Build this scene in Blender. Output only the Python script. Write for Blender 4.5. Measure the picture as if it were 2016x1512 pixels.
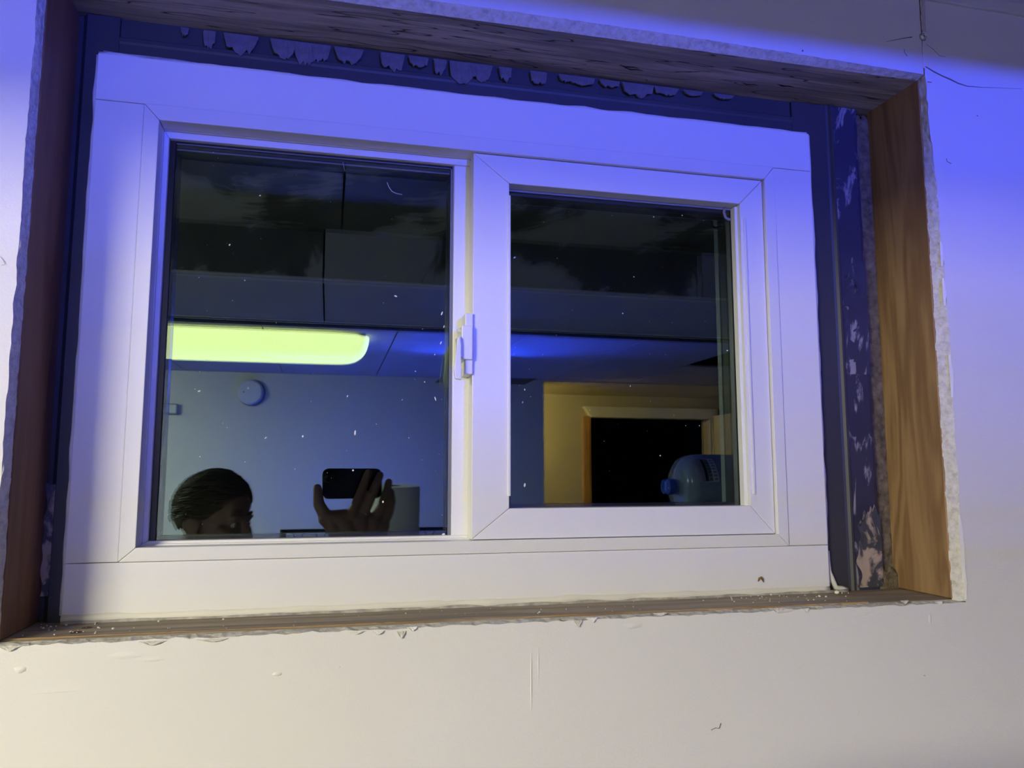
import bpy, bmesh, math, random
from mathutils import Vector, Matrix, noise
random.seed(7)
PI = math.pi
for o in list(bpy.data.objects):
    bpy.data.objects.remove(o)
scene = bpy.context.scene
COL = scene.collection
CZ = 1.70                      # height of the phone camera above the floor; z below is relative to it

# ------------------------------------------------------------------ camera
YAW, PITCH, ROLL, FPX = .2330, .1155, -.0003, 1514.0
cf = Vector((math.sin(YAW)*math.cos(PITCH), math.cos(YAW)*math.cos(PITCH), math.sin(PITCH)))
cr = Vector((math.cos(YAW), -math.sin(YAW), 0))
cu = cr.cross(cf)
c_, s_ = math.cos(ROLL), math.sin(ROLL)
cr, cu = (c_*cr + s_*cu), (-s_*cr + c_*cu)
cam_d = bpy.data.cameras.new('camera')
cam = bpy.data.objects.new('camera', cam_d)
COL.objects.link(cam)
cam.matrix_world = Matrix(((cr.x, cu.x, -cf.x, 0), (cr.y, cu.y, -cf.y, 0), (cr.z, cu.z, -cf.z, CZ), (0, 0, 0, 1)))
cam_d.sensor_width = 36
cam_d.lens = FPX/2016*36
cam_d.clip_start = .005
scene.camera = cam

# ------------------------------------------------------------------ world, exposure
world = bpy.data.worlds.new('night')
scene.world = world
world.use_nodes = True
world.node_tree.nodes['Background'].inputs[0].default_value = (.15, .25, .5, 1)
world.node_tree.nodes['Background'].inputs[1].default_value = .004
vs = scene.view_settings
vs.view_transform = 'Standard'
vs.look = 'None'
vs.gamma = 1
vs.use_curve_mapping = False
vs.exposure = 0
cy = scene.cycles
cy.max_bounces = 7; cy.diffuse_bounces = 3; cy.glossy_bounces = 4; cy.transmission_bounces = 4; cy.transparent_max_bounces = 8
# lamp radiances (each is the emission of a modelled lamp further down)
WARM_STRIP = (412, 389, 292)  # emission of the added batten
CLOUD_LAMP = (4.3, 4.35, 1.45)
BLUE_BAR = (85, 160, 2350)
BLUE_STRIP = (16, 38, 450)
HALL_BULB = (820, 500, 150)

# ------------------------------------------------------------------ helpers
def at(x, y, Y):
    """point of the photograph's ray through pixel (x, y) at depth Y (z relative to the lens)"""
    d = cr*((x-1008)/FPX) + cu*(-(y-756)/FPX) + cf
    return d*(Y/d.y)

def tag(o, label=None, cat=None, group=None, kind=None):
    if label: o['label'] = label
    if cat: o['category'] = cat
    if group: o['group'] = group
    if kind: o['kind'] = kind
    return o

def adopt(o, parent):
    if parent is not None:
        o.parent = parent              # parents carry translations only
        off = Vector((0, 0, 0)); p = parent
        while p is not None:
            off += Vector(p.location); p = p.parent
        o.location = Vector(o.location) - off

def empty(name, loc):
    o = bpy.data.objects.new(name, None)
    o.empty_display_size = .05
    COL.objects.link(o)
    o.location = Vector(loc) + Vector((0, 0, CZ))
    return o

def link_mesh(name, me, mat, parent=None, smooth=False, recentre=True):
    vs_ = me.vertices
    c = Vector((0, 0, 0))
    if recentre and len(vs_):
        lo = Vector([min(v.co[i] for v in vs_) for i in range(3)])
        hi = Vector([max(v.co[i] for v in vs_) for i in range(3)])
        c = (lo+hi)/2
        me.transform(Matrix.Translation(-c))
    o = bpy.data.objects.new(name, me)
    COL.objects.link(o)
    o.location = c + Vector((0, 0, CZ))
    for m in (mat if isinstance(mat, (list, tuple)) else [mat]):
        me.materials.append(m)
    if smooth:
        for p in me.polygons: p.use_smooth = True
    adopt(o, parent)
    return o

def from_bm(name, bm, mat, parent=None, smooth=False):
    bmesh.ops.recalc_face_normals(bm, faces=bm.faces)
    me = bpy.data.meshes.new(name)
    bm.to_mesh(me); bm.free()
    return link_mesh(name, me, mat, parent, smooth)

def raw(name, verts, faces, mat, parent=None, smooth=False):
    bm = bmesh.new()
    vv = [bm.verts.new(v) for v in verts]
    for f in faces:
        try: bm.faces.new([vv[i] for i in f])
        except ValueError: pass
    return from_bm(name, bm, mat, parent, smooth)

def add_box(bm, x0, x1, y0, y1, z0, z1, bevel=0, seg=1):
    r = bmesh.ops.create_cube(bm, size=1)
    for v in r['verts']:
        v.co = Vector(((x0+x1)/2 + v.co.x*(x1-x0), (y0+y1)/2 + v.co.y*(y1-y0), (z0+z1)/2 + v.co.z*(z1-z0)))
    if bevel:
        ed = list({e for v in r['verts'] for e in v.link_edges})
        bmesh.ops.bevel(bm, geom=ed, offset=bevel, segments=seg, affect='EDGES', profile=.5)

def box(name, x0, x1, y0, y1, z0, z1, mat, parent=None, bevel=0, seg=1):
    bm = bmesh.new()
    add_box(bm, x0, x1, y0, y1, z0, z1, bevel, seg)
    return from_bm(name, bm, mat, parent)

def add_prism(bm, poly, y0, y1, axis='y'):
    """poly of (a, b): axis y -> (x, z) pairs; axis x -> (y, z); axis z -> (x, y)"""
    def P(a, b, t):
        return {'y': (a, t, b), 'x': (t, a, b), 'z': (a, b, t)}[axis]
    A = [bm.verts.new(P(a, b, y0)) for a, b in poly]
    B = [bm.verts.new(P(a, b, y1)) for a, b in poly]
    n = len(poly)
    bm.faces.new(A); bm.faces.new(B[::-1])
    for i in range(n):
        bm.faces.new((A[i], B[i], B[(i+1) % n], A[(i+1) % n]))

def prism(name, poly, y0, y1, mat, parent=None, axis='y', bevel=0, seg=1):
    bm = bmesh.new()
    add_prism(bm, poly, y0, y1, axis)
    if bevel:
        bmesh.ops.bevel(bm, geom=list(bm.edges), offset=bevel, segments=seg, affect='EDGES', profile=.5)
    return from_bm(name, bm, mat, parent)

def add_tube(bm, pts, rad, n=8, closed=False):
    pts = [Vector(p) for p in pts]
    rings = []
    N = len(pts)
    for i, p in enumerate(pts):
        a = pts[(i-1) % N] if (closed or i > 0) else p
        b = pts[(i+1) % N] if (closed or i < N-1) else p
        t = (b-a).normalized()
        ref = Vector((0, 0, 1)) if abs(t.z) < .9 else Vector((1, 0, 0))
        u = t.cross(ref).normalized(); w = t.cross(u)
        r = rad[i] if isinstance(rad, (list, tuple)) else rad
        rings.append([bm.verts.new(p + (u*math.cos(2*PI*k/n) + w*math.sin(2*PI*k/n))*r) for k in range(n)])
    for i in range(N if closed else N-1):
        A, B = rings[i], rings[(i+1) % N]
        for k in range(n):
            bm.faces.new((A[k], A[(k+1) % n], B[(k+1) % n], B[k]))
    if not closed:
        bm.faces.new(rings[0][::-1]); bm.faces.new(rings[-1])

def tube(name, pts, rad, mat, parent=None, n=8, closed=False):
    bm = bmesh.new(); add_tube(bm, pts, rad, n, closed)
    return from_bm(name, bm, mat, parent, True)

def add_lathe(bm, prof, origin, axis, n=32):
    """prof: (r, t) pairs along axis"""
    axis = Vector(axis).normalized(); origin = Vector(origin)
    ref = Vector((0, 0, 1)) if abs(axis.z) < .9 else Vector((1, 0, 0))
    u = axis.cross(ref).normalized(); w = axis.cross(u)
    rings = []
    for r, t in prof:
        if r < 1e-6: rings.append([bm.verts.new(origin+axis*t)])
        else: rings.append([bm.verts.new(origin+axis*t + (u*math.cos(2*PI*k/n)+w*math.sin(2*PI*k/n))*r) for k in range(n)])
    for A, B in zip(rings, rings[1:]):
        for k in range(n):
            k2 = (k+1) % n
            if len(A) == 1 and len(B) == 1: continue
            if len(A) == 1: bm.faces.new((A[0], B[k2], B[k]))
            elif len(B) == 1: bm.faces.new((A[k], A[k2], B[0]))
            else: bm.faces.new((A[k], A[k2], B[k2], B[k]))

def lathe(name, prof, origin, axis, mat, parent=None, n=32, smooth=True):
    bm = bmesh.new(); add_lathe(bm, prof, origin, axis, n)
    o = from_bm(name, bm, mat, parent, smooth)
    if smooth: crease(o)
    return o

def crease(o, ang=35):
    try:
        o.data.set_sharp_from_angle(angle=math.radians(ang))
    except Exception: pass

# ------------------------------------------------------------------ materials
def new_mat(name):
    m = bpy.data.materials.new(name); m.use_nodes = True
    nt = m.node_tree
    return m, nt, nt.nodes['Principled BSDF']

def N(nt, typ, **kw):
    n = nt.nodes.new(typ)
    for k, v in kw.items():
        if k in n.inputs: n.inputs[k].default_value = v
        else: setattr(n, k, v)
    return n

def coords(nt, scale=(1, 1, 1), loc=(0, 0, 0)):
    tc = N(nt, 'ShaderNodeTexCoord'); mp = N(nt, 'ShaderNodeMapping')
    mp.inputs['Scale'].default_value = scale; mp.inputs['Location'].default_value = loc
    nt.links.new(tc.outputs['Object'], mp.inputs['Vector'])
    return mp.outputs['Vector']

def ramp(nt, fac, stops):
    r = N(nt, 'ShaderNodeValToRGB')
    e = r.color_ramp.elements
    while len(e) < len(stops): e.new(.5)
    for i, (p, c) in enumerate(stops):
        e[i].position = p; e[i].color = (*c, 1)
    nt.links.new(fac, r.inputs[0])
    return r.outputs[0]

def noise_tex(nt, vec, scale, detail=4, rough=.55, dist=0):
    n = N(nt, 'ShaderNodeTexNoise', Scale=scale, Detail=detail, Roughness=rough, Distortion=dist)
    nt.links.new(vec, n.inputs['Vector'])
    return n.outputs[0]

def bump(nt, b, h, strength=.3, dist=.001, prev=None):
    n = N(nt, 'ShaderNodeBump', Strength=strength, Distance=dist)
    nt.links.new(h, n.inputs['Height'])
    if prev is not None: nt.links.new(prev, n.inputs['Normal'])
    nt.links.new(n.outputs[0], b.inputs['Normal'])
    return n.outputs[0]

def plain(name, col, rough=.5, spec=.5, metal=0, bscale=0, bstr=.2, bdist=.0006, var=.0, vscale=6):
    m, nt, b = new_mat(name)
    b.inputs['Base Color'].default_value = (*col, 1)
    b.inputs['Roughness'].default_value = rough
    b.inputs['Metallic'].default_value = metal
    b.inputs['Specular IOR Level'].default_value = spec
    v = coords(nt)
    if var:
        f = noise_tex(nt, v, vscale, 5)
        c = ramp(nt, f, [(.3, tuple(x*(1-var) for x in col)), (.7, tuple(min(1, x*(1+var)) for x in col))])
        nt.links.new(c, b.inputs['Base Color'])
    if bscale:
        bump(nt, b, noise_tex(nt, v, bscale, 3), bstr, bdist)
    return m

def wood(name, dark, light, stretch, rough=.65, bstr=.4, blotch=None, cracks=0, ringscale=1.0, rings=14):
    """stretch: per-axis texture scale, small along the grain"""
    m, nt, b = new_mat(name)
    v = coords(nt, stretch)
    big = noise_tex(nt, v, 1.0*ringscale, 3, .5, .6)
    w = N(nt, 'ShaderNodeMath', operation='MULTIPLY'); w.inputs[1].default_value = rings
    nt.links.new(big, w.inputs[0])
    si = N(nt, 'ShaderNodeMath', operation='SINE'); nt.links.new(w.outputs[0], si.inputs[0])
    mr = N(nt, 'ShaderNodeMapRange'); nt.links.new(si.outputs[0], mr.inputs[0])
    mr.inputs[1].default_value = -1; mr.inputs[2].default_value = 1
    v2 = coords(nt, tuple(s*6 for s in stretch))
    fine = noise_tex(nt, v2, 2.0, 5, .65)
    mx = N(nt, 'ShaderNodeMix', data_type='FLOAT'); mx.inputs[0].default_value = .55
    nt.links.new(mr.outputs[0], mx.inputs[2]); nt.links.new(fine, mx.inputs[3])
    col = ramp(nt, mx.outputs[0], [(.25, dark), (.75, light)])
    if blotch:
        bn = noise_tex(nt, coords(nt, tuple(max(s*.6, 2) for s in stretch), (3, 1, 2)), 2.2, 6, .6)
        bf = ramp(nt, bn, [(.45, (0, 0, 0)), (.62, (1, 1, 1))])
        mc = N(nt, 'ShaderNodeMix', data_type='RGBA')
        nt.links.new(bf, mc.inputs[0]); nt.links.new(col, mc.inputs[6]); mc.inputs[7].default_value = (*blotch, 1)
        col = mc.outputs[2]
    h = mx.outputs[0]
    if cracks:
        cn = noise_tex(nt, coords(nt, stretch, (7, 3, 9)), cracks, 2, .4, .4)
        ab = N(nt, 'ShaderNodeMath', operation='SUBTRACT'); ab.inputs[1].default_value = .5; nt.links.new(cn, ab.inputs[0])
        ab2 = N(nt, 'ShaderNodeMath', operation='ABSOLUTE'); nt.links.new(ab.outputs[0], ab2.inputs[0])
        cr_ = N(nt, 'ShaderNodeMapRange'); cr_.inputs[1].default_value = 0; cr_.inputs[2].default_value = .012
        nt.links.new(ab2.outputs[0], cr_.inputs[0])
        mc = N(nt, 'ShaderNodeMix', data_type='RGBA')
        nt.links.new(cr_.outputs[0], mc.inputs[0]); mc.inputs[6].default_value = (.03, .025, .022, 1); nt.links.new(col, mc.inputs[7])
        col = mc.outputs[2]
        mm = N(nt, 'ShaderNodeMath', operation='MULTIPLY'); nt.links.new(h, mm.inputs[0]); nt.links.new(cr_.outputs[0], mm.inputs[1])
        h = mm.outputs[0]
    nt.links.new(col, b.inputs['Base Color'])
    b.inputs['Roughness'].default_value = rough
    b.inputs['Specular IOR Level'].default_value = .3
    bump(nt, b, h, bstr, .0012)
    return m

def emit(name, col, gloss=None):
    m, nt, b = new_mat(name)
    b.inputs['Base Color'].default_value = (.7, .7, .7, 1)
    mx = max(col)
    b.inputs['Emission Color'].default_value = (col[0]/mx, col[1]/mx, col[2]/mx, 1)
    b.inputs['Emission Strength'].default_value = mx
    b.inputs['Roughness'].default_value = gloss or .4
    return m

def glass_mat(name, refl, trans):
    m = bpy.data.materials.new(name); m.use_nodes = True
    nt = m.node_tree; nt.nodes.clear()
    out = N(nt, 'ShaderNodeOutputMaterial')
    g = N(nt, 'ShaderNodeBsdfGlossy'); g.inputs['Color'].default_value = (*refl, 1); g.inputs['Roughness'].default_value = 0
    t = N(nt, 'ShaderNodeBsdfTransparent'); t.inputs['Color'].default_value = (*trans, 1)
    a = N(nt, 'ShaderNodeAddShader')
    nt.links.new(g.outputs[0], a.inputs[0]); nt.links.new(t.outputs[0], a.inputs[1]); nt.links.new(a.outputs[0], out.inputs[0])
    return m

def wall_paint_mat():
    m, nt, b = new_mat('wall paint')
    v = coords(nt)
    c = ramp(nt, noise_tex(nt, v, 1.6, 4), [(.3, (.83, .81, .785)), (.7, (.88, .86, .84))])
    nt.links.new(c, b.inputs['Base Color'])
    b.inputs['Roughness'].default_value = .5
    b.inputs['Specular IOR Level'].default_value = .35
    p = bump(nt, b, noise_tex(nt, v, 420, 3, .6), .3, .0010)
    bump(nt, b, noise_tex(nt, v, 28, 4, .6), .16, .002, p)
    return m

def gypsum_mat():
    m, nt, b = new_mat('broken gypsum')
    v = coords(nt)
    c = ramp(nt, noise_tex(nt, v, 110, 5, .7), [(.3, (.50, .47, .42)), (.5, (.70, .67, .61)), (.7, (.82, .80, .75))])
    nt.links.new(c, b.inputs['Base Color'])
    b.inputs['Roughness'].default_value = .9
    p = bump(nt, b, noise_tex(nt, v, 220, 5, .7), .6, .002)
    vo = N(nt, 'ShaderNodeTexVoronoi', Scale=120.0); nt.links.new(v, vo.inputs['Vector'])
    bump(nt, b, vo.outputs[0], .5, .003, p)
    return m

def steel_mat(name, base, chip, lo, hi, scale, stretch=(1, 1, 1)):
    """dark paint with chips and old caulk left on it"""
    m, nt, b = new_mat(name)
    v = coords(nt, stretch)
    n = noise_tex(nt, v, scale, 6, .62, .8)
    f = ramp(nt, n, [(lo, (0, 0, 0)), (hi, (1, 1, 1))])
    c0 = ramp(nt, noise_tex(nt, coords(nt), 9, 4), [(.3, tuple(x*.8 for x in base)), (.7, tuple(x*1.25 for x in base))])
    mc = N(nt, 'ShaderNodeMix', data_type='RGBA')
    nt.links.new(f, mc.inputs[0]); nt.links.new(c0, mc.inputs[6]); mc.inputs[7].default_value = (*chip, 1)
    nt.links.new(mc.outputs[2], b.inputs['Base Color'])
    b.inputs['Roughness'].default_value = .5
    bump(nt, b, f, .35, .0012)
    return m

M = {}
M['wall'] = wall_paint_mat()
M['wall2'] = plain('painted drywall', (.80, .79, .77), .6, .3, bscale=90, bstr=.1)
M['backwall'] = plain('grey white back wall paint', (.43, .44, .44), .6, .3, bscale=90, bstr=.1)
M['gyp'] = gypsum_mat()
M['tape'] = plain('joint paper', (.62, .58, .52), .85, .2, bscale=150, bstr=.4, var=.15, vscale=40)
M['dark'] = plain('dark cavity', (.02, .02, .025), .9, .1)
M['vinyl'] = plain('white vinyl', (.85, .845, .83), .32, .45, bscale=12, bstr=.02, bdist=.002)
M['flange'] = plain('white painted trim board', (.86, .85, .825), .42, .4, bscale=30, bstr=.07, bdist=.001)
M['caulk'] = plain('white caulk', (.82, .80, .74), .4, .4, bscale=60, bstr=.25, bdist=.0015)
M['caulkdirt'] = plain('dirty caulk', (.42, .40, .38), .5, .4, bscale=80, bstr=.5, bdist=.002, var=.4, vscale=60)
M['header'] = wood('weathered grey wood', (.24, .215, .20), (.56, .51, .48), (2.2, 30, 30), .75, .8, (.30, .28, .28), 2.0, 1.2)
M['pine'] = wood('golden pine', (.25, .145, .070), (.40, .255, .125), (13, 13, 1.7), .5, .3, None, 0, 1.1, 34)
M['leftwood'] = wood('brown stained wood', (.17, .085, .045), (.27, .145, .08), (20, 20, 2.0), .55, .25)
M['sill'] = wood('grey brown sill wood', (.21, .17, .12), (.42, .35, .27), (2.0, 34, 34), .7, .5, (.29, .24, .19), 0, 1.2)
M['sillraw'] = wood('raw splintered wood', (.33, .19, .08), (.56, .37, .18), (4, 60, 60), .75, .9)
M['steel'] = plain('charcoal painted steel', (.043, .043, .047), .5, .5, bscale=14, bstr=.1, var=.15)
M['steelchip'] = steel_mat('chipped navy steel', (.032, .032, .058), (.30, .29, .30), .545, .60, 30, (1, 1, .3))
M['steelrust'] = steel_mat('peeled steel', (.05, .052, .06), (.42, .33, .25), .48, .56, 22)
M['mortar'] = plain('crumbly mortar', (.15, .12, .075), .95, .1, bscale=90, bstr=1, bdist=.004, var=.5, vscale=70)
M['drip'] = plain('old sealant', (.15, .14, .15), .55, .4, bscale=130, bstr=.6, bdist=.002, var=.25, vscale=70)
M['spacer'] = plain('black glazing spacer', (.012, .012, .014), .35, .5)
M['gasket'] = plain('grey glazing gasket', (.22, .23, .25), .4, .5)
M['glass1'] = glass_mat('inner glass', (.086, .106, .114), (.78, .80, .79))
M['glass2'] = glass_mat('outer glass', (.132, .182, .182), (.10, .11, .11))
M['clear'] = glass_mat('clear glass', (0, 0, 0), (.98, .98, .98))
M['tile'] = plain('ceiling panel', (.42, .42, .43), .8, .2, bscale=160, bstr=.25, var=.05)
M['soffit'] = steel_mat('patchy ceiling board', (.10, .10, .085), (.40, .40, .43), .50, .53, 1.7)  # pale and dark patches at random
M['batten'] = plain('dark batten', (.05, .05, .055), .7, .2)
M['bead'] = plain('white corner bead', (.75, .75, .75), .5, .3)
M['side'] = plain('dark low bounce wall', (.035, .028, .024), .6, .3, bscale=60, bstr=.2, var=.2, vscale=3)
M['floor'] = plain('dark concrete floor', (.05, .05, .05), .7, .3, bscale=40, bstr=.3, var=.15, vscale=2)
M['deck'] = plain('dark joist deck', (.05, .04, .03), .9, .1)
M['hall'] = plain('cream hall paint', (.62, .56, .42), .6, .3, bscale=90, bstr=.1)
M['casing'] = plain('cream painted casing', (.88, .85, .76), .5, .3)
M['casewood'] = wood('orange pine casing', (.40, .20, .06), (.60, .34, .12), (25, 25, 2), .5, .2)
M['door'] = plain('pale door paint', (.70, .64, .48), .5, .3)
M['lampbody'] = plain('white enamel lamp body', (.8, .8, .8), .4, .5)
M['black'] = plain('black powder coat', (.012, .012, .014), .45, .4)
M['steelmetal'] = plain('brushed steel', (.5, .5, .5), .35, .5, 1)
M['alarm'] = plain('off white plastic', (.42, .45, .52), .5, .4)
M['alarmdark'] = plain('dark grey plastic', (.12, .14, .2), .5, .4)
M['phone'] = plain('black phone glass', (.010, .010, .011), .22, .4)
M['lens'] = plain('lens glass', (.004, .004, .005), .1, .5)
M['paper'] = plain('white paper towel', (.78, .77, .74), .95, .1, bscale=200, bstr=.5)
M['core'] = plain('brown cardboard', (.25, .17, .1), .9, .1)
M['screw'] = plain('zinc screw washer', (.95, .95, .95), .38, .5, 1)
M['dust'] = plain('pale dust', (.8, .78, .74), .9, .1)
M['crack'] = plain('dark crack and screw shade', (.22, .20, .20), .9, .1)
M['shelfwood'] = wood('dark shelf wood', (.10, .07, .05), (.2, .14, .1), (3, 20, 20), .6, .3)

# ================================================================== SETTING
WY = .899          # room face of the drywall of the window wall
BY = .9116         # front edge of the boards lining the opening
FY = 1.0           # face of the white window
JY = 1.0274        # back edge of the lining boards
XL, XR, ZT, ZB = -.3225, .8350, .586, -.1715     # clear opening between the boards
ROOMX0, ROOMX1, BACKY, HALLY = -3.2, 3.3, -3.19, -4.07
FZ = -CZ
CEIL_A, SOFF, CEIL_B = .73, .58, .66
SY0, SY1 = -.24, -.97

def rag(n, amp, seed, f1=.35):
    """smooth ragged offsets"""
    return [amp*(noise.noise(Vector((i*f1, seed, 0)))*.9 + noise.noise(Vector((i*f1*3.1, seed+9, 0)))*.5) for i in range(n)]

# --- window wall: plaster face with a roughly cut opening
def build_window_wall():
    step = .007
    def edge(a, b, fixed_front, fixed_back, amp, seed, horiz, f1=.35, var=None):
        n = int(abs(b-a)/step)
        jf, jb, jm = rag(n+1, amp, seed, f1), rag(n+1, amp*.35, seed+3, f1), rag(n+1, amp*.8, seed+5, .9)
        fr, mi, bk = [], [], []
        for i in range(n+1):
            t = a + (b-a)*i/n
            k = min(1, i/4, (n-i)/4)
            f_, b_ = fixed_front + (var(i/n) if var else 0) + jf[i]*k, fixed_back + jb[i]*k
            m_ = (f_+b_)/2 + jm[i]*k*.5
            if horiz:
                fr.append(Vector((t, WY, f_))); mi.append(Vector((t, (WY+BY)/2+jm[i]*.3, m_))); bk.append(Vector((t, BY+.0008, b_)))
            else:
                fr.append(Vector((f_, WY, t))); mi.append(Vector((m_, (WY+BY)/2+jm[i]*.3, t))); bk.append(Vector((b_, BY+.0008, t)))
        return fr, mi, bk
    cxl, cxr, czt, czb = -.3285, .8455, .5850, -.1725
    R_ = edge(czb, czt, cxr, XR+.001, .0036, 1.3, False, .35, lambda t: -.010*max(0, t-.55)/.45 + .002*math.sin(PI*t))
    L_ = edge(czb, czt, cxl, XL-.001, .0016, 4.7, False)
    T_ = edge(cxl, cxr-.012, czt, .5775, .0012, 8.1, True, .35, lambda t: -.006+.009*math.sin(PI*min(1, t*.95)))
    B_ = edge(cxl, cxr, czb-.0015, -.1722, .0024, 2.2, True, .5)
    x0, x1, z0, z1 = ROOMX0, ROOMX1, FZ, CEIL_A+.02
    bm = bmesh.new()
    def quad(*p): bm.faces.new([bm.verts.new(q) for q in p])
    tcx = cxr - .010; gapx = tcx - .004
    for fr, fn in ((L_[0], lambda p: Vector((x0, WY, p.z))), (R_[0], lambda p: Vector((x1, WY, p.z))),
                   (T_[0], lambda p: Vector((p.x, WY, z1))), (B_[0], lambda p: Vector((p.x, WY, z0)))):
        for a, b in zip(fr, fr[1:]): quad(a, b, fn(b), fn(a))
    def rect(xa, xb, za, zb): quad((xa, WY, za), (xb, WY, za), (xb, WY, zb), (xa, WY, zb))
    rect(x0, cxl, z0, czb); rect(x0, cxl, czt, z1)
    rect(cxr, x1, z0, czb)
    # right of the open joint: slightly wavy edge
    jj = rag(30, .0016, 6.6, .4)
    for i in range(29):
        za, zb_ = czt + (z1-czt)*i/29, czt + (z1-czt)*(i+1)/29
        xa, xb = tcx + .0005 + jj[i]*min(1, i/3), tcx + .0005 + jj[i+1]*min(1, (i+1)/3)
        quad((xa, WY, za), (x1, WY, za), (x1, WY, zb_), (xb, WY, zb_))
        quad((xa, WY, za), (xb, WY, zb_), (xb+.001, WY+.012, zb_), (xa+.001, WY+.012, za))
    quad((gapx, WY, czt), (gapx, WY, z1), (gapx, WY+.012, z1), (gapx, WY+.012, czt))
    bmesh.ops.remove_doubles(bm, verts=bm.verts, dist=1e-5)
    me = bpy.data.meshes.new('wall_window')
    bmesh.ops.recalc_face_normals(bm, faces=bm.faces)
    bm.to_mesh(me); bm.free()
    w = link_mesh('wall_window', me, M['wall'])
    tag(w, 'white painted drywall wall with a roughly cut window opening', 'wall', kind='structure')
    for k, (fr, mi, bk) in enumerate((L_, R_, T_, B_)):
        bm = bmesh.new()
        rows = []
        for rr in range(7):
            s = rr/6
            row = []
            for a, m, b in zip(fr, mi, bk):
                p = (a.lerp(m, s*2) if s < .5 else m.lerp(b, s*2-1))
                if 0 < rr < 6:
                    p = p + Vector(noise.noise_vector(p*160))*(.0016 if k != 2 else .0009)
                row.append(bm.verts.new(p))
            rows.append(row)
        for A, B in zip(rows, rows[1:]):
            for i in range(len(A)-1): bm.faces.new((A[i], A[i+1], B[i+1], B[i]))
        from_bm('drywall_edge', bm, M['gyp'], w, False)
    box('stud', cxr-.04, cxr+.03, WY+.0135, WY+.05, ZT+.02, z1, M['dark'], w)
    # torn joint tape beside the gap
    def strip(name, pts, half, y, mat):
        vs_, fs = [], []
        jl, jr = rag(len(pts), half*.5, 3.3, .9), rag(len(pts), half*.5, 7.3, .9)
        for i, (x, z) in enumerate(pts):
            vs_ += [(x-half+jl[i], y, z), (x+half+jr[i], y, z), (x+half+jr[i], WY+.0004, z), (x-half+jl[i], WY+.0004, z)]
        for i in range(len(pts)-1):
            a, b = i*4, i*4+4
            fs += [(a, a+1, b+1, b), (a+1, a+2, b+2, b+1), (a+3, a, b, b+3)]
        return raw(name, vs_, fs, mat, w)
    pts = [(at(1817+ (2 if y > 60 else 0), y, WY).x, at(1812, y, WY).z) for y in range(-40, 66, 6)]
    strip('joint_tape', pts, .0036, WY-.0007, M['tape'])
    pts = [(at(1818+ .02*(y-80), y, WY).x, at(1818, y, WY).z) for y in range(84, 138, 5)]
    strip('joint_tape', pts, .0022, WY-.0004, M['wall'])
    # hairline crack running right from the corner, and loose fibres
    def hair(name, px, r, mat, y=WY):
        return tube(name, [at(a, b, y-.0001) for a, b in px], r, mat, w, 5)
    hair('wall_crack', [(1822, 131), (1838, 141), (1856, 150), (1872, 157), (1886, 164), (1905, 170), (1935, 172), (1965, 173), (2012, 175)],
         [.0008, .0011, .0010, .0012, .0010, .0007, .0004, .0003, .0002], M['crack'])
    hair('wall_crack', [(1795, 73), (1780, 75), (1765, 78), (1745, 82)], [.0008, .0006, .0005, .0002], M['crack'])
    hair('wall_crack', [(1822, 86), (1836, 96), (1850, 110), (1862, 112)], [.0002, .0004, .0003, .0002], M['crack'])
    hair('fibre', [(1780, 97), (1781, 104), (1786, 110)], .00035, M['crack'], WY-.001)
    hair('fibre', [(1863, 312), (1865, 318), (1873, 322)], .00035, M['crack'], WY-.001)
    hair('fibre', [(1826, 161), (1834, 162)], .0004, M['crack'], WY-.001)
    hair('fibre', [(1400, 1437), (1409, 1433), (1416, 1434), (1419, 1424)], .0004, M['crack'], WY-.001)
    hair('fibre', [(0, 505), (6, 512), (10, 520), (2, 522)], .0003, M['tape'], WY-.001)
    # screw with washer-like head over the joint
    s = lathe('drywall_screw', [(0, .0012), (.0012, .0012), (.0014, .0030), (.0036, .0040), (.0050, .0024), (.0050, .0002)], at(1817, 73, WY-.0005), (0, -1, 0), M['screw'], w, 20)
    lathe('screw_shade_disc', [(0, .0003), (.0058, .0003), (.0060, .0)], at(1817, 73, WY-.0004), (0, -1, 0), M['crack'], s, 20)  # dark disc put in as shade behind the screw head
    lathe('screw_recess', [(0, .0018), (.0012, .0017), (.0013, .0010)], at(1817, 73, WY-.0005), (0, -1, 0), M['dark'], s, 8)
    # dents, blobs and scars in the paint
    def blob(x, y, rx, rz, h, seed, mat=M['wall']):
        c = at(x, y, WY)
        bm = bmesh.new()
        ctr = bm.verts.new(c + Vector((0, -h, 0)))
        r1, r2 = [], []
        for k in range(14):
            a = 2*PI*k/14
            q = 1 + .35*noise.noise(Vector((math.cos(a)*1.5, math.sin(a)*1.5, seed)))
            r1.append(bm.verts.new(c + Vector((math.cos(a)*rx*.6*q, -h*.9, math.sin(a)*rz*.6*q))))
            r2.append(bm.verts.new(c + Vector((math.cos(a)*rx*q, .0002, math.sin(a)*rz*q))))
        for k in range(14):
            k2 = (k+1) % 14
            bm.faces.new((ctr, r1[k], r1[k2])); bm.faces.new((r1[k], r2[k], r2[k2], r1[k2]))
        from_bm('paint_blob', bm, mat, w, True)
    blob(546, 1327, .0058, .0024, .0011, 1); blob(1820, 1330, .0016, .0011, .0008, 2, M['tape'])
    blob(1690, 1400, .002, .0015, .0006, 3); blob(1924, 228, .0011, .0011, .0006, 4, M['crack'])
    blob(1580, 100, .0014, .0017, .0008, 5, M['crack']); blob(250, 1290, .022, .004, .0007, 6); blob(300, 1298, .014, .003, .0006, 16)
    blob(40, 1318, .006, .004, .0012, 7); blob(1245, 1232, .016, .004, .0008, 8); blob(1540, 1203, .014, .0034, .0016, 9)
    blob(1046, 1340, .0012, .04, .0006, 10); blob(1060, 1310, .0010, .03, .0004, 11); blob(110, 1362, .03, .0011, .0005, 12)
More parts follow.
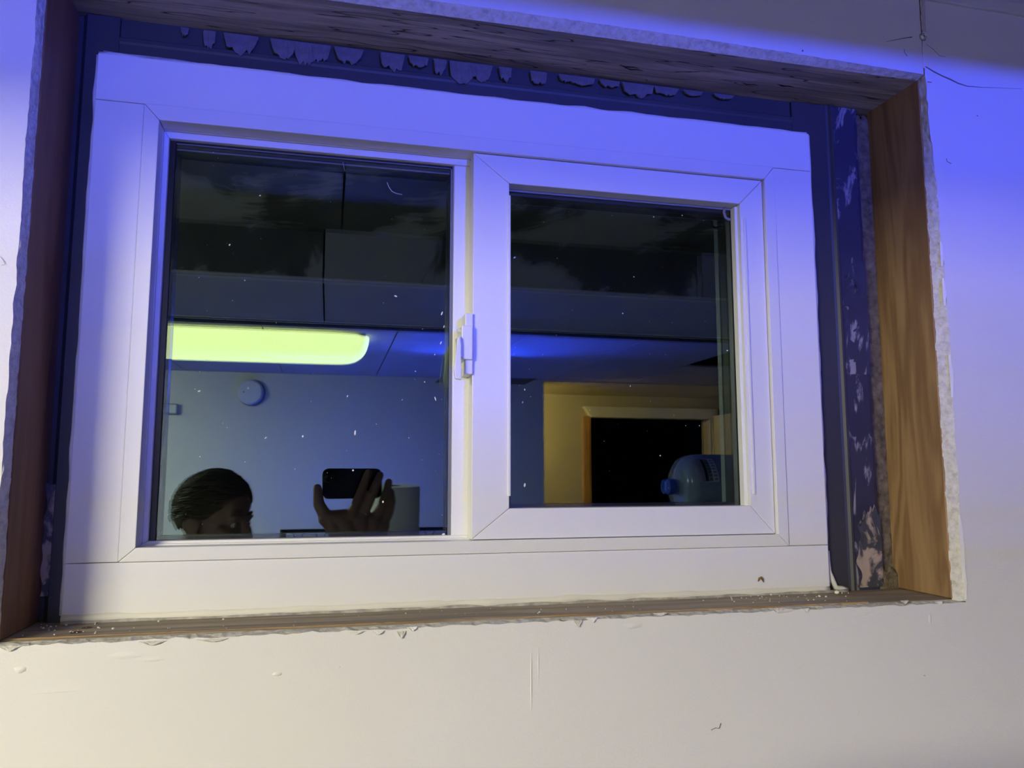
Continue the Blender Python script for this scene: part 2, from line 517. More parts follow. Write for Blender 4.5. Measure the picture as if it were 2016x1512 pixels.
    blob(1831, 1218, .003, .008, .0006, 13); blob(1700, 1208, .012, .002, .0005, 14); blob(668, 1313, .001, .001, .0005, 15)
    # torn flakes of paint and paper hanging along the lower and right edge
    def flake(name, x, y, w_, h_, seed, lift=.003, Y=WY, mat=M['caulk']):
        c = at(x, y, Y)
        rnd = random.Random(seed)
        n = 9
        vs_, fs = [], []
        for j in range(3):
            for i in range(n):
                u = i/(n-1)
                dx = (u-.5)*w_*(1-.25*j) + rnd.uniform(-1, 1)*w_*.03
                dz = -h_*j/2*(.5+.5*math.sin(PI*u)) + rnd.uniform(-1, 1)*h_*.08
                dy = -lift*(j/2)*(.6+.6*rnd.random())
                vs_.append(c + Vector((dx, dy-.0004, dz)))
        for j in range(2):
            for i in range(n-1):
                a = j*n+i
                fs.append((a, a+1, a+n+1, a+n))
        o = raw(name, vs_, fs, mat, w)
        md = o.modifiers.new('thick', 'SOLIDIFY'); md.thickness = .0006; md.offset = 0
    for i, (x, y, ww, hh) in enumerate(((300, 1262, .026, .006), (745, 1242, .014, .006), (790, 1243, .010, .011), (812, 1234, .012, .007), (20, 1272, .02, .007),
            (700, 1243, .02, .004), (1138, 1222, .010, .010), (1165, 1216, .014, .008), (1530, 1197, .022, .008), (1585, 1198, .012, .007),
            (1780, 1182, .012, .006), (1848, 1184, .012, .007), (420, 1258, .03, .004), (1300, 1207, .016, .004))):
        flake('paint_flake', x, y, ww*1.1, hh*.65, i, .0022, WY, M['wall'] if i % 2 else M['gyp'])
    return w
wall_window = build_window_wall()

# torn paper lips on the right side of the opening
for i, (x, y, dx, dz) in enumerate(((1858, 575, .004, .02), (1872, 740, .005, .03), (1893, 1080, .006, .045), (1853, 500, .004, .018), (1899, 1150, .005, .02))):
    c = at(x, y, WY)
    vs_, fs = [], []
    for k in range(10):
        t = k/9
        ww = dx*(.4+.6*math.sin(PI*t))*(1+.4*noise.noise(Vector((k*.8, i*3.1, 0))))
        z = c.z + (t-.5)*2*dz
        vs_ += [(c.x-dx*.4, WY-.0003, z), (c.x-dx*.4+ww, WY-.0016, z), (c.x-dx*.4+ww, WY-.0006, z)]
    for k in range(9):
        a, b = k*3, k*3+3
        fs += [(a, a+1, b+1, b), (a+1, a+2, b+2, b+1)]
    raw('torn_paper', vs_, fs, M['wall'], wall_window)

# --- batten along the top of the window wall
def strct(o, label, cat='trim'):
    return tag(o, label, cat, kind='structure')
strct(box('trim_1', ROOMX0, ROOMX1, WY-.006, WY-.0002, .697, .7155, M['wall2'], None, .0008), 'thin pale batten along the top of the window wall')

# --- boards lining the opening
def board(name, x0, x1, y0, y1, z0, z1, mat, label, axis, seed, amp=.0008, n=60):
    """box subdivided along its length with slightly uneven faces"""
    bm = bmesh.new()
    add_box(bm, x0, x1, y0, y1, z0, z1)
    L = [e for e in bm.edges if abs((e.verts[0].co - e.verts[1].co)['xyz'.index(axis)]) > 1e-6]
    bmesh.ops.subdivide_edges(bm, edges=L, cuts=n, use_grid_fill=True)
    for v in bm.verts:
        v.co += Vector(noise.noise_vector(Vector((v.co.x*9, v.co.y*25, v.co.z*9+seed))))*amp
    ed = [e for e in bm.edges if e.is_manifold and e.calc_face_angle(0) > 1]
    bmesh.ops.bevel(bm, geom=ed, offset=.0012, segments=1, affect='EDGES')
    o = from_bm(name, bm, mat)
    return strct(o, label, 'board')
hb = board('trim_2', XL-.03, XR+.03, BY, JY+.01, .579, .617, M['header'], 'grey weathered cracked header board across the top of the window opening', 'x', 1, .0012)
board('trim_3', XR, XR+.035, BY, JY+.004, ZB+.0005, .5795, M['pine'], 'golden pine board lining the right side of the window opening', 'z', 2, .0006)
board('trim_4', XL-.035, XL, BY, JY+.004, ZB+.0005, .5785, M['leftwood'], 'dark brown board lining the left side of the window opening', 'z', 3, .0006)
sill = board('trim_5', XL-.035, XR+.035, BY+.002, JY+.03, -.207, -.1715, M['sill'], 'grey brown dusty wooden sill board under the white window', 'x', 4, .0010)
# splintered front edge of the sill
n = 150
vs_, fs = [], []
ra, rb = rag(n, .0035, 5.5, .35), rag(n, .0011, 9.5, .5)
for i in range(n):
    x = XL + (XR-.13-XL)*i/(n-1)
    k = max(.15, 1-i/n*.8)
    vs_ += [(x, BY+.0006, -.1739+rb[i]), (x, BY+.0085*k+abs(ra[i])*1.2, -.17035), (x, BY+.010*k+abs(ra[i])*1.2, -.1718), (x, BY+.003, -.18)]
for i in range(n-1):
    a, b = i*4, i*4+4
    fs += [(a, a+1, b+1, b), (a+1, a+2, b+2, b+1), (a+2, a+3, b+3, b+2), (a+3, a, b, b+3)]
raw('splintered_edge', vs_, fs, M['sillraw'], sill)
for x, y, a in ((172, 1230, .006), (150, 1246, .0065)):
    c = at(x, y, BY+ (.06 if y == 1230 else .035))
    lathe('knot', [(0, .0004), (a*.7, .0003), (a, -.0004)], (c.x, c.y, -.1711), (0, 0, 1), plain('sill knot', (.08, .04, .03), .7), sill, 14)

# nail heads / splits in the header underside
for x, y, r in ((1250, 145, .003), (1238, 150, .0024), (1480, 175, .003), (1545, 190, .002)):
    c = at(x, y, .975)
    tube('header_split', [(c.x-.014, .955+r*8, .5787), (c.x-.004, .958+r*8, .5785), (c.x+.007, .956+r*8, .5786), (c.x+.016, .958+r*8, .5789)], [.0003, .001, .0008, .0002], M['dark'], hb, 5)

# --- old dark steel frame between boards and window
steel = empty('window_2', (XL, 1.03, ZB))
tag(steel, 'old charcoal painted steel frame around the white window, chipped on the right', 'frame', kind='structure')
def steel_profile(side):
    """(offset from the white window outwards, y) profile"""
    if side == 'r':
        return [(-.02, 1.0125), (.040, 1.0125), (.0435, 1.0115), (.0465, 1.0085), (.050, 1.0085), (.053, 1.0115), (.092, 1.0125), (.098, 1.0145), (.100, 1.022), (.100, 1.05), (-.02, 1.05)]
    if side == 't':
        return [(-.02, 1.0125), (.022, 1.0125), (.025, 1.0115), (.030, 1.0115), (.033, 1.016), (.080, 1.017), (.08, 1.05), (-.02, 1.05)]
    return [(-.02, 1.0125), (.018, 1.0125), (.024, 1.020), (.05, 1.022), (.05, 1.05), (-.02, 1.05)]
wx0, wx1, wz0, wz1 = -.2935, .7093, -.1630, .5213
prism('jamb_inner', [(wx1+o, y) for o, y in steel_profile('r')[:5]] + [(wx1+.050, 1.05), (wx1-.02, 1.05)], ZB, .578, M['steel'], steel, 'z')
prism('jamb_outer', [(wx1+.050, 1.0085), (wx1+.053, 1.0115), (wx1+.092, 1.0125), (wx1+.098, 1.0145), (wx1+.100, 1.022), (wx1+.100, 1.05), (wx1+.050, 1.05)], ZB, .578, M['steelchip'], steel, 'z')
prism('jamb_inner', [(wx0-o, y) for o, y in steel_profile('l')], ZB, .578, M['steel'], steel, 'z')
o = prism('head', [(y, wz1+o_) for o_, y in steel_profile('t')], wx0+.0205, wx1-.0205, M['steel'], steel, 'x')
# peeled patch low on the right jamb and grime low on the left
def crust(name, x0, x1, z0, z1, y, mat, seed, dens=.004, amp=.003, mask=None):
    nx, nz = max(3, int((x1-x0)/dens)), max(3, int((z1-z0)/dens))
    vs_, fs = [], []
    for j in range(nz+1):
        wob = noise.noise(Vector((j*.13, seed, 0)))*.35
        for i in range(nx+1):
            u, v = i/nx, j/nz
            x = x0 + (x1-x0)*(u + (wob*(1-u) if u < .5 else wob*.2*(1-u)))
            z = z0 + (z1-z0)*v + (v**4*noise.noise(Vector((u*7, seed, 3)))*min(.022, (z1-z0)*.5) if v > .3 else 0)
            q = noise.noise(Vector((x*150, z*150, seed)))*amp + noise.noise(Vector((x*50, z*50, seed)))*amp
            e = min(u, 1-u, v*3, (1-v)*3)
            vs_.append((x, y - (max(q, -.0004) if e > .01 else 0), z))
    for j in range(nz):
        for i in range(nx):
            a = j*(nx+1)+i
            fs.append((a, a+1, a+nx+2, a+nx+1))
    return raw(name, vs_, fs, mat, steel, True)
crust('peeled_patch', wx1+.060, wx1+.099, ZB+.004, ZB+.115, 1.0112, M['steelrust'], 3.3, .003, .0016)
crust('peeled_patch', wx1+.052, wx1+.097, .15, .33, 1.0117, M['steelchip'], 7.7, .004, .0012)
crust('grime', XL+.001, XL+.014, ZB+.03, ZB+.16, 1.0135, M['steelrust'], 5.1, .003, .0016)
crust('mortar_strip', wx1+.099, XR+.001, ZB, .572, 1.0225, M['mortar'], 9.2, .0035, .003)
crust('mortar_lump', wx1+.088, XR, ZB, ZB+.028, 1.013, M['mortar'], 1.2, .0025, .004)
# sealant drips hanging from under the header
for i, (x, y, w_, h_) in enumerate(((361, 46, .010, .010), (410, 60, .014, .022), (473, 72, .040, .024), (556, 84, .030, .024), (602, 92, .03, .028), (632, 95, .024, .022), (688, 103, .036, .020),
        (774, 115, .032, .024), (826, 121, .026, .014), (868, 127, .018, .020), (912, 134, .034, .030), (950, 140, .03, .022), (998, 148, .018, .018), (1064, 157, .024, .018),
        (1118, 161, .02, .010), (1150, 166, .04, .012), (1205, 175, .03, .010), (1262, 184, .05, .018), (1318, 190, .036, .012), (1372, 196, .03, .008), (1432, 203, .03, .007))):
    c = at(x, y, 1.0)
    rnd = random.Random(i+50)
    top = .5745
    cols = 13
    vs_, fs = [], []
    for k in range(cols):
        u = k/(cols-1)
        hh = h_*(.35+.75*abs(math.sin(PI*(u*.9+.05)))**.6)*(1+.4*noise.noise(Vector((k*.9, i*2.2, 0))))
        if k in (0, cols-1): hh *= .3
        xx = c.x + (u-.5)*w_*(1+.1*rnd.random())
        vs_ += [(xx, 1.0105, top), (xx, 1.0095+rnd.random()*.001, top-hh*.5), (xx+rnd.uniform(-.001, .001), 1.0095, top-hh), (xx, 1.0122, top-hh*.98)]
    for k in range(cols-1):
        a, b = k*4, k*4+4
        fs += [(a, a+1, b+1, b), (a+1, a+2, b+2, b+1), (a+2, a+3, b+3, b+2)]
    raw('sealant_drip', vs_, fs, M['drip'], steel)

# ================================================================== THE WHITE WINDOW
win = empty('window_1', ((wx0+wx1)/2, FY+.03, wz0))
tag(win, 'white sliding window with dark night glass, two panes side by side', 'window', kind='structure')
ix0, ix1, iz0, iz1 = -.2368, .6449, -.1037, .4607     # frame line
lx0, lx1, lz0, lz1 = -.2183, .6280, -.0870, .4408     # inner lip
g = .0003
# flat boards around the frame
for (a, b, c, d) in ((wx0, wx1, iz1+g, wz1), (wx0, wx1, wz0, iz0-g), (wx0, ix0-g, iz0+g, iz1-g), (ix1+g, wx1, iz0+g, iz1-g)):
    bm = bmesh.new(); add_box(bm, a, b, FY, FY+.03, c, d, .0012, 2)
    from_bm('trim_board', bm, M['flange'], win)
# caulk beads
def bead(name, pts, r, mat, seed, squash=.6):
    P = []
    for k in range(len(pts)-1):
        a, b = Vector(pts[k]), Vector(pts[k+1])
        m = max(2, int((b-a).length/.012))
        P += [a.lerp(b, i/m) for i in range(m)]
    P.append(Vector(pts[-1]))
    rr = [r*(1+.45*noise.noise(Vector((i*.35, seed, 0)))) for i in range(len(P))]
    P = [p + Vector(noise.noise_vector(Vector((i*.25, seed+4, 0))))*r*.35 for i, p in enumerate(P)]
    return tube(name, P, rr, mat, win, 8)
bead('caulk_bead', [(wx0, FY+.008, wz1+.001), (wx1, FY+.008, wz1+.001)], .0045, M['caulk'], 1)
bead('caulk_bead', [(wx0, FY+.004, wz0-.003), (wx1, FY+.004, wz0-.003)], .0058, M['caulk'], 2)
bead('caulk_bead', [(wx1+.001, FY+.008, wz0), (wx1+.001, FY+.008, wz1)], .0048, M['caulk'], 3)
bead('caulk_bead', [(wx0-.001, FY+.008, wz0), (wx0-.001, FY+.008, wz1)], .0036, M['caulk'], 4)
bead('dirty_caulk', [(wx0, FY+.0005, wz0-.0075), (wx1+.03, FY+.0005, wz0-.0075)], .0028, M['caulkdirt'], 5)
bead('dirty_caulk', [(wx0+.005, FY+.006, wz1+.0045), (wx0+.09, FY+.008, wz1+.004), (wx0+.17, FY+.009, wz1+.002)], .0024, M['caulkdirt'], 6)
bead('caulk_smear', [(wx1+.004, FY+.010, wz0+.05), (wx1+.006, FY+.010, wz0+.02), (wx1+.016, FY+.010, wz0-.003), (wx1+.035, FY+.010, wz0-.007)], .0040, M['caulk'], 8)
# mitred frame ring
fy = FY-.0022
def mitred(name, o_, i_, y0, y1, mat, bev=.0008):
    (ox0, ox1, oz0, oz1), (jx0, jx1, jz0, jz1) = o_, i_
    e = .00025
    for poly in ([(ox0+e, oz1), (ox1-e, oz1), (jx1-e, jz1), (jx0+e, jz1)], [(ox0+e, oz0), (ox1-e, oz0), (jx1-e, jz0), (jx0+e, jz0)],
                 [(ox0, oz0+e), (ox0, oz1-e), (jx0, jz1-e), (jx0, jz0+e)], [(ox1, oz0+e), (ox1, oz1-e), (jx1, jz1-e), (jx1, jz0+e)]):
        prism(name, poly, y0, y1, mat, win, 'y', bev, 2)
mitred('frame_bar', (ix0+g, ix1-g, iz0+g, iz1-g), (lx0, lx1, lz0, lz1), fy, 1.024, M['vinyl'])
# inner channel of the frame
mitred('frame_channel', (lx0-.014, lx1+.014, lz0-.014, lz1+.014), (lx0+.0002, lx1-.0002, lz0+.0015, lz1-.0002), 1.0245, 1.0300, M['vinyl'], .0004)
mx = .1837
# fixed sash rails
fx0, fz0, fz1 = -.2121, -.0822, .4315
e = .0002
for poly in ([(lx0, lz1), (mx, lz1), (mx, fz1), (fx0+e, fz1)], [(lx0, lz0), (mx, lz0), (mx, fz0), (fx0+e, fz0)], [(lx0, lz0+e), (lx0, lz1-e), (fx0, fz1-e), (fx0, fz0+e)]):
    prism('sash_rail', poly, 1.030, 1.0445, M['vinyl'], win, 'y', .0006, 2)
# fixed stile
bm = bmesh.new(); add_box(bm, .1617, mx+.012, 1.034, 1.060, lz0-.001, lz1+.001, .0008, 2)
from_bm('fixed_stile', bm, M['vinyl'], win)
box('glazing_gasket', .1599, .1617, 1.036, 1.0450, fz0, fz1, M['gasket'], win, .0003)
# sliding sash
sx0, sx1, sz0, sz1 = mx, lx1-.0012, lz0+.0008, lz1-.0010
hx0, hx1, hz0, hz1 = .2345, .5886, -.0463, .4008
mitred('sash_rail', (sx0, sx1, sz0, sz1), (hx0, hx1, hz0, hz1), 1.004, 1.0333, M['vinyl'], .0010)
# thin glazing beads standing proud on the sash
for x, za, zb in ((hx0+.0001, -.030, .383), (hx1+.0068, -.030, .378)):
    bm = bmesh.new(); add_box(bm, x-.0022, x+.0014, 1.0018, 1.0045, za, zb, .0006, 2)
    from_bm('glazing_bead', bm, M['vinyl'], win)
box('glazing_bead', hx1-.0042, hx1+.0012, 1.012, 1.0245, hz0, hz1-.002, M['vinyl'], win, .0005)

# glass: two panes with a black spacer between them in each light
def light(x0, x1, z0, z1, y, gap=.019):
    def pane(nm, yy, mat):
        o = box(nm, x0, x1, yy, yy+.003, z0, z1, [mat, M['clear']], win)
        for p in o.data.polygons: p.material_index = 0 if p.normal.y < -.9 else 1
        return o
    p1 = pane('glass_pane', y, M['glass1'])
    p2 = pane('glass_pane', y+gap, M['glass2'])
    w_ = .008
    bm = bmesh.new()
    add_box(bm, x0, x0+w_, y+.0032, y+gap-.0002, z0, z1); add_box(bm, x1-w_*.5, x1, y+.0032, y+gap-.0002, z0, z1)
    add_box(bm, x0, x1, y+.0032, y+gap-.0002, z0, z0+.004); add_box(bm, x0, x1, y+.0032, y+gap-.0002, z1-w_, z1)
    from_bm('spacer', bm, M['spacer'], win)
    bm = bmesh.new()
    add_box(bm, x0, x1, y-.0012, y+.0004, z1-.0034, z1)
    add_box(bm, x1-.0028, x1, y-.0012, y+.0004, z0, z1)
    from_bm('glazing_gasket', bm, M['gasket'], win)
    return p1
gl = light(fx0, .1605, fz0, fz1, 1.040)
box('glazing_gasket', fx0, fx0+.0075, 1.0368, 1.0398, fz0, fz1, M['spacer'], win, .0006)
box('glazing_gasket', fx0+.0076, .1598, 1.0372, 1.0398, fz1-.0022, fz1, M['spacer'], win, .0004)
gr = light(hx0, hx1, hz0, hz1, 1.026)
# outer frame bars seen through the glass
for z in (.4255,):
    box('outer_bar', fx0, .16, 1.0435, 1.0445, z-.004, z+.001, M['gasket'], win, .0004)
# dust, specks and a stray fibre on the glass
def specks(pane, Y, pts):
    bm = bmesh.new()
    for x, y, r, sx, ang in pts:
        c = at(x, y, Y-.0006)
        vs2 = []
        for k in range(7):
            a = 2*PI*k/7
            u, v = math.cos(a)*r*sx, math.sin(a)*r
            vs2.append(bm.verts.new((c.x + u*math.cos(ang)-v*math.sin(ang), c.y, c.z + u*math.sin(ang)+v*math.cos(ang))))
        bm.faces.new(vs2)
    o = from_bm('dust_specks', bm, M['dust'], pane)
    o['kind'] = 'stuff'
rnd = random.Random(11)
left_pts = [(420, 300, .0006, 1, 0), (512, 385, .0008, 1.6, .5), (452, 482, .0009, 1.6, 1), (779, 583, .0011, 2, -.4), (870, 617, .0010, 3, 1.2), (874, 643, .0007, 3, 1.3),
            (868, 675, .0008, 3, 1.2), (856, 698, .0006, 2, 1.2), (818, 731, .0009, 1, 0), (836, 752, .0009, 1, 0), (857, 785, .0008, 4, 1.9), (699, 852, .0012, 3, 1.5),
            (596, 859, .0011, 1.4, 1.3), (523, 862, .0006, 3, .8), (392, 770, .0009, 2, .3), (482, 552, .0006, 1.5, .5), (754, 988, .0016, .7, 0), (741, 835, .0005, 1, 0),
            (695, 926, .0012, 1, 0), (316, 1045, .0009, .6, .4), (805, 862, .0005, 2, 1.4), (684, 780, .0007, 2.4, 1.2), (792, 787, .0005, 2, .7), (873, 1052, .0015, 1.6, .4)]
left_pts += [(rnd.uniform(345, 880), rnd.uniform(300, 1040), rnd.uniform(.0002, .0004), 1.3, rnd.random()*3) for _ in range(40)]
specks(gl, 1.040, left_pts)
right_pts = [(1226, 617, .0009, 1, 0), (1248, 545, .0009, 1, 0), (1287, 427, .0009, 1, 0), (1343, 424, .0009, 1, 0), (1300, 897, .0010, 1, 0), (1377, 838, .0009, .6, 0), (1432, 690, .0008, 2, .1),
             (1241, 760, .0008, 1, 0), (1013, 507, .0011, 1.8, .6), (1350, 838, .0006, 1, 0), (1033, 767, .0007, 2, 1.4), (1029, 792, .0006, 2.4, 1.3), (1033, 955, .0014, 2, 1.4), (1012, 698, .0006, 2.5, 1.3)]
right_pts += [(rnd.uniform(1010, 1440), rnd.uniform(410, 990), rnd.uniform(.0002, .0004), 1.3, rnd.random()*3) for _ in range(30)]
specks(gr, 1.026, right_pts)
tube('stray_fibre', [at(a, b, 1.0388) for a, b in ((762, 359), (766, 369), (772, 377), (781, 381), (792, 383))], .00042, M['dust'], gl, 5)
tube('stray_fibre', [at(a, b, 1.0388) for a, b in ((675, 320), (677, 328), (679, 337))], .0007, M['gasket'], gl, 5)
tube('screen_tab', [at(a, b, 1.024) for a, b in ((1427, 408), (1425, 418), (1428, 428), (1434, 432), (1441, 432))], .0022, M['gasket'], gr, 6)
# sash lock
def lock():
    def B(bm, pa, pb, y0, y1, bev=.0012):
        a, b = at(*pa, y0), at(*pb, y0)
        add_box(bm, a.x, b.x, y0, y1, b.z, a.z, bev, 2)
    bm = bmesh.new()
    B(bm, (916, 616), (931, 737), 1.000, 1.033)
    o = from_bm('sash_lock', bm, M['vinyl'], win)
    bm = bmesh.new()
    B(bm, (909, 640), (931, 708), .9955, 1.033, .0015)
    from_bm('lock_housing', bm, M['vinyl'], o)
    bm = bmesh.new()
    a = at(903, 650, 1.0)
    add_lathe(bm, [(0, 0), (.0022, 0), (.0022, .006), (.0014, .0065), (.0014, .012)], (a.x-.0015, 1.004, a.z), (1, 0, 0), 12)
    from_bm('lock_pin', bm, M['vinyl'], o, True)
    pl = [(903, 662), (906, 665), (908, 680), (905, 725), (909, 726), (908, 748), (896, 746), (893, 729), (898, 690), (900, 668)]
    prism('lock_lever', [(at(x, y, .992).x, at(x, y, .992).z) for x, y in pl], .9895, .9945, M['vinyl'], o, 'y', .0012, 2)
    prism('lock_lever_arm', [(at(x, y, .998).x, at(x, y, .998).z) for x, y in ((899, 664), (908, 662), (912, 690), (911, 706), (904, 700))], .9945, 1.012, M['vinyl'], o, 'y', .0008)
lock()

# curled shaving stuck to the bottom trim board, crumbs on the sill
c = at(1498, 1142, FY-.002)
cs = tube('wood_shaving', [c+Vector((-.004, .0006, -.0015)), c+Vector((-.0035, -.001, .0025)), c+Vector((-.0005, -.002, .0038)), c+Vector((.002, -.001, .001)), c+Vector((.0042, .0006, -.0032))], [.0006, .0013, .0017, .0014, .0004], plain('brown shaving', (.22, .12, .04), .7), None, 6)
tag(cs, 'small curled brown wood shaving stuck on the bottom of the white window', 'shaving')
bm = bmesh.new()
spots = [(1622, 1163, .0036), (1613, 1175, .0018), (1626, 1176, .0018), (1518, 1172, .0016), (1500, 1176, .0012), (257, 1214, .0016), (331, 1208, .0014), (455, 1199, .0014), (130, 1232, .0016), (100, 1235, .0013), (85, 1238, .0015), (1460, 1178, .001), (1033, 1187, .0012), (1020, 1182, .001), (790, 1192, .0009)]
spots += [(rnd.uniform(70, 200), rnd.uniform(1225, 1248), rnd.uniform(.0005, .0011)) for _ in range(25)] + [(rnd.uniform(1380, 1680), rnd.uniform(1166, 1185), rnd.uniform(.0005, .0011)) for _ in range(40)] + [(rnd.uniform(300, 1300), rnd.uniform(1190, 1215), rnd.uniform(.0004, .0008)) for _ in range(30)]
for x, y, r in spots:
    d = at(x, y, 1.0); t = -.1712/d.z
    p = d*t
    if not (BY+.01 < p.y < FY+.004): p = Vector((p.x, rnd.uniform(BY+.015, FY-.006), p.z))
    if not (XL+.006 < p.x < XR-.006): continue
    rr = bmesh.ops.create_icosphere(bm, subdivisions=1, radius=r)
    for v in rr['verts']:
        v.co = Vector((v.co.x*rnd.uniform(.8, 1.3), v.co.y*rnd.uniform(.8, 1.3), v.co.z*.8)) + Vector((p.x, p.y, -.1712+r*.6))
cr_o = from_bm('plaster_crumbs', bm, M['dust'])
tag(cr_o, 'white plaster crumbs scattered on the wooden sill', 'crumbs', kind='stuff')

# ================================================================== THE ROOM BEHIND THE CAMERA (seen in the glass)
MG = 1.040                                   # mean plane of the mirror glass
def refl(x, y, Yv):
    """real point whose mirror image in the glass appears at pixel (x, y), Yv metres away along y"""
    p = at(x, y, Yv)
    return Vector((p.x, 2*MG - Yv, p.z))
def room(o, label, cat): return tag(o, label, cat, kind='structure')
room(box('floor', ROOMX0-.1, 4.0, -6, 1.0, FZ-.1, FZ, M['floor']), 'dark grey concrete basement floor', 'floor')
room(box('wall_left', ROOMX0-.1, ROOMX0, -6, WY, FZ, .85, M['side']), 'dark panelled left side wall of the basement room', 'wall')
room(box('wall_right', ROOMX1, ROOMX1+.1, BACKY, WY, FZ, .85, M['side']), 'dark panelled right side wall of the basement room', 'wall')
CORX = .2813*(2*MG-BACKY)
room(box('wall_back_dark', ROOMX0, -1.32, BACKY-.12, BACKY, FZ, .85, M['side'], None, .002), 'stretch of the back wall out of view, darkened to cut bounce light', 'wall')  # unseen stretch made dark to keep warm bounce off the upper wall
room(box('wall_back', -1.32, CORX, BACKY-.12, BACKY, FZ, .85, M['backwall'], None, .002), 'white back wall mirrored in the glass, ending at a corner beside the yellow hall', 'wall')
DX0, DX1, DZ = .3461*(2*MG-HALLY), .5227*(2*MG-HALLY), .0758*(2*MG-HALLY)
bm = bmesh.new()
add_box(bm, -.2, DX0, HALLY-.1, HALLY, FZ, .85); add_box(bm, DX1, 4.0, HALLY-.1, HALLY, FZ, .85); add_box(bm, DX0, DX1, HALLY-.1, HALLY, DZ, .85)
room(from_bm('wall_hall', bm, M['hall']), 'cream hall wall lit yellow, mirrored in the right pane', 'wall')
room(box('wall_hall_end', 3.9, 4.0, HALLY, BACKY, FZ, .85, M['hall']), 'cream end wall of the hall', 'wall')
room(box('wall_hall_side', -.3, -.2, HALLY-.1, BACKY-.12, FZ, .85, M['hall']), 'cream far side wall of the hall', 'wall')
# ceilings
ceil = room(box('ceiling', ROOMX0-.1, 4.0, -6, WY+.1, .85, .95, M['deck']), 'basement ceiling of pale panels with a dropped soffit', 'ceiling')
# panels of the far bay
TX0, TY0, TS = .30, -2.30, .61
tile_me = None
nx0, nx1 = math.floor((ROOMX0-TX0)/TS), math.ceil((ROOMX1-TX0)/TS)
for i in range(nx0, nx1):
    for j in range(-2, 3):
        x0, x1 = max(TX0+i*TS, ROOMX0)+.003, min(TX0+(i+1)*TS, ROOMX1)-.003
        y0, y1 = max(TY0+j*TS, BACKY)+.003, min(TY0+(j+1)*TS, SY1)-.003
        if y1-y0 < .05 or x1-x0 < .05: continue
        if i == 3 and j == 0: continue                   # one panel is missing
        full = abs(x1-x0-TS+.006) < 1e-4 and abs(y1-y0-TS+.006) < 1e-4
        if full and tile_me is not None:
            o = bpy.data.objects.new('ceiling_panel', tile_me); COL.objects.link(o)
            o.location = ((x0+x1)/2, (y0+y1)/2, CEIL_B+.006+CZ); adopt(o, ceil)
        else:
            o = box('ceiling_panel', x0, x1, y0, y1, CEIL_B, CEIL_B+.012, M['tile'], ceil, .0015)
            if full: tile_me = o.data
for i in range(nx0+1, nx1):
    x = TX0+i*TS
    box('seam_strip', x-.006, x+.006, BACKY, SY1, CEIL_B+.0125, CEIL_B+.02, M['batten'], ceil)
box('hall_ceiling', -.2, 3.9, HALLY, BACKY-.001, CEIL_B-.006, CEIL_B+.01, M['hall'], ceil)
# near bay, above the window
for k in range(-3, 4):
    x0, x1 = max(.02+k*1.22, ROOMX0), min(.02+(k+1)*1.22, ROOMX1)
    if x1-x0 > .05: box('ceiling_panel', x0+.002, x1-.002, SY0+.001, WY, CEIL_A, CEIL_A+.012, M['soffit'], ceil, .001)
# dropped soffit
sof = room(empty('trim_6', (0, (SY0+SY1)/2, SOFF)), 'dropped ceiling soffit with a dark edge crossing the mirrored room', 'soffit')
for k in range(-4, 4):
    x0, x1 = max(-.03+k*1.22, ROOMX0), min(-.03+(k+1)*1.22, ROOMX1)
    if x1-x0 < .05: continue
    box('soffit_panel', x0+.0025, x1-.0025, SY1, SY0, SOFF, SOFF+.012, M['tile'], sof, .001)
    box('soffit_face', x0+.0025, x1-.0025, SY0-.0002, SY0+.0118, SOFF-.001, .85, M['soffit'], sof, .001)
box('soffit_back', ROOMX0, ROOMX1, SY1-.012, SY1, SOFF-.001, .85, M['tile'], sof)
box('corner_bead', ROOMX0, ROOMX1, SY0-.004, SY0+.0135, SOFF-.006, SOFF-.0012, M['bead'], sof, .0015)
box('edge_batten', ROOMX0, ROOMX1, SY1-.0125, SY1+.035, SOFF-.012, SOFF-.0011, M['batten'], sof, .001)
box('edge_bead', ROOMX0, ROOMX1, SY1+.05, SY1+.066, SOFF-.004, SOFF-.0005, M['bead'], sof, .001)

# --- door of the hall: casing and open leaf
door = room(empty('door_1', ((DX0+DX1)/2, HALLY, FZ)), 'dark doorway with an orange pine side casing, mirrored in the right pane', 'door')
cw = .0105*(2*MG-HALLY)
box('casing', DX0-cw, DX0, HALLY, HALLY+.02, FZ, DZ+.01, M['casewood'], door, .002)
prism('casing', [(DX0-cw, DZ+.09), (DX1+.07, DZ+.09), (DX1+.07, DZ), (DX0, DZ)], HALLY, HALLY+.045, M['casing'], door, 'y', .002)
box('casing', DX1, DX1+.03, HALLY, HALLY+.02, FZ, DZ, M['casing'], door, .002)
leaf = box('door_leaf', DX1+.034, DX1+.072, HALLY+.026, HALLY+.80, FZ+.01, DZ+.03, M['door'], door, .002)
lathe('door_knob', [(0, .06), (.022, .055), (.028, .04), (.02, .025), (.01, .02), (.01, 0)], (DX1+.034, HALLY+.74, FZ+1.0), (-1, 0, 0), M['steelmetal'], leaf, 16)
bm = bmesh.new()
add_box(bm, DX0-.5, DX1+.5, HALLY-1.5, HALLY-1.45, FZ, .85)
room(from_bm('wall_dark_room', bm, M['dark']), 'black unlit room behind the doorway', 'wall')

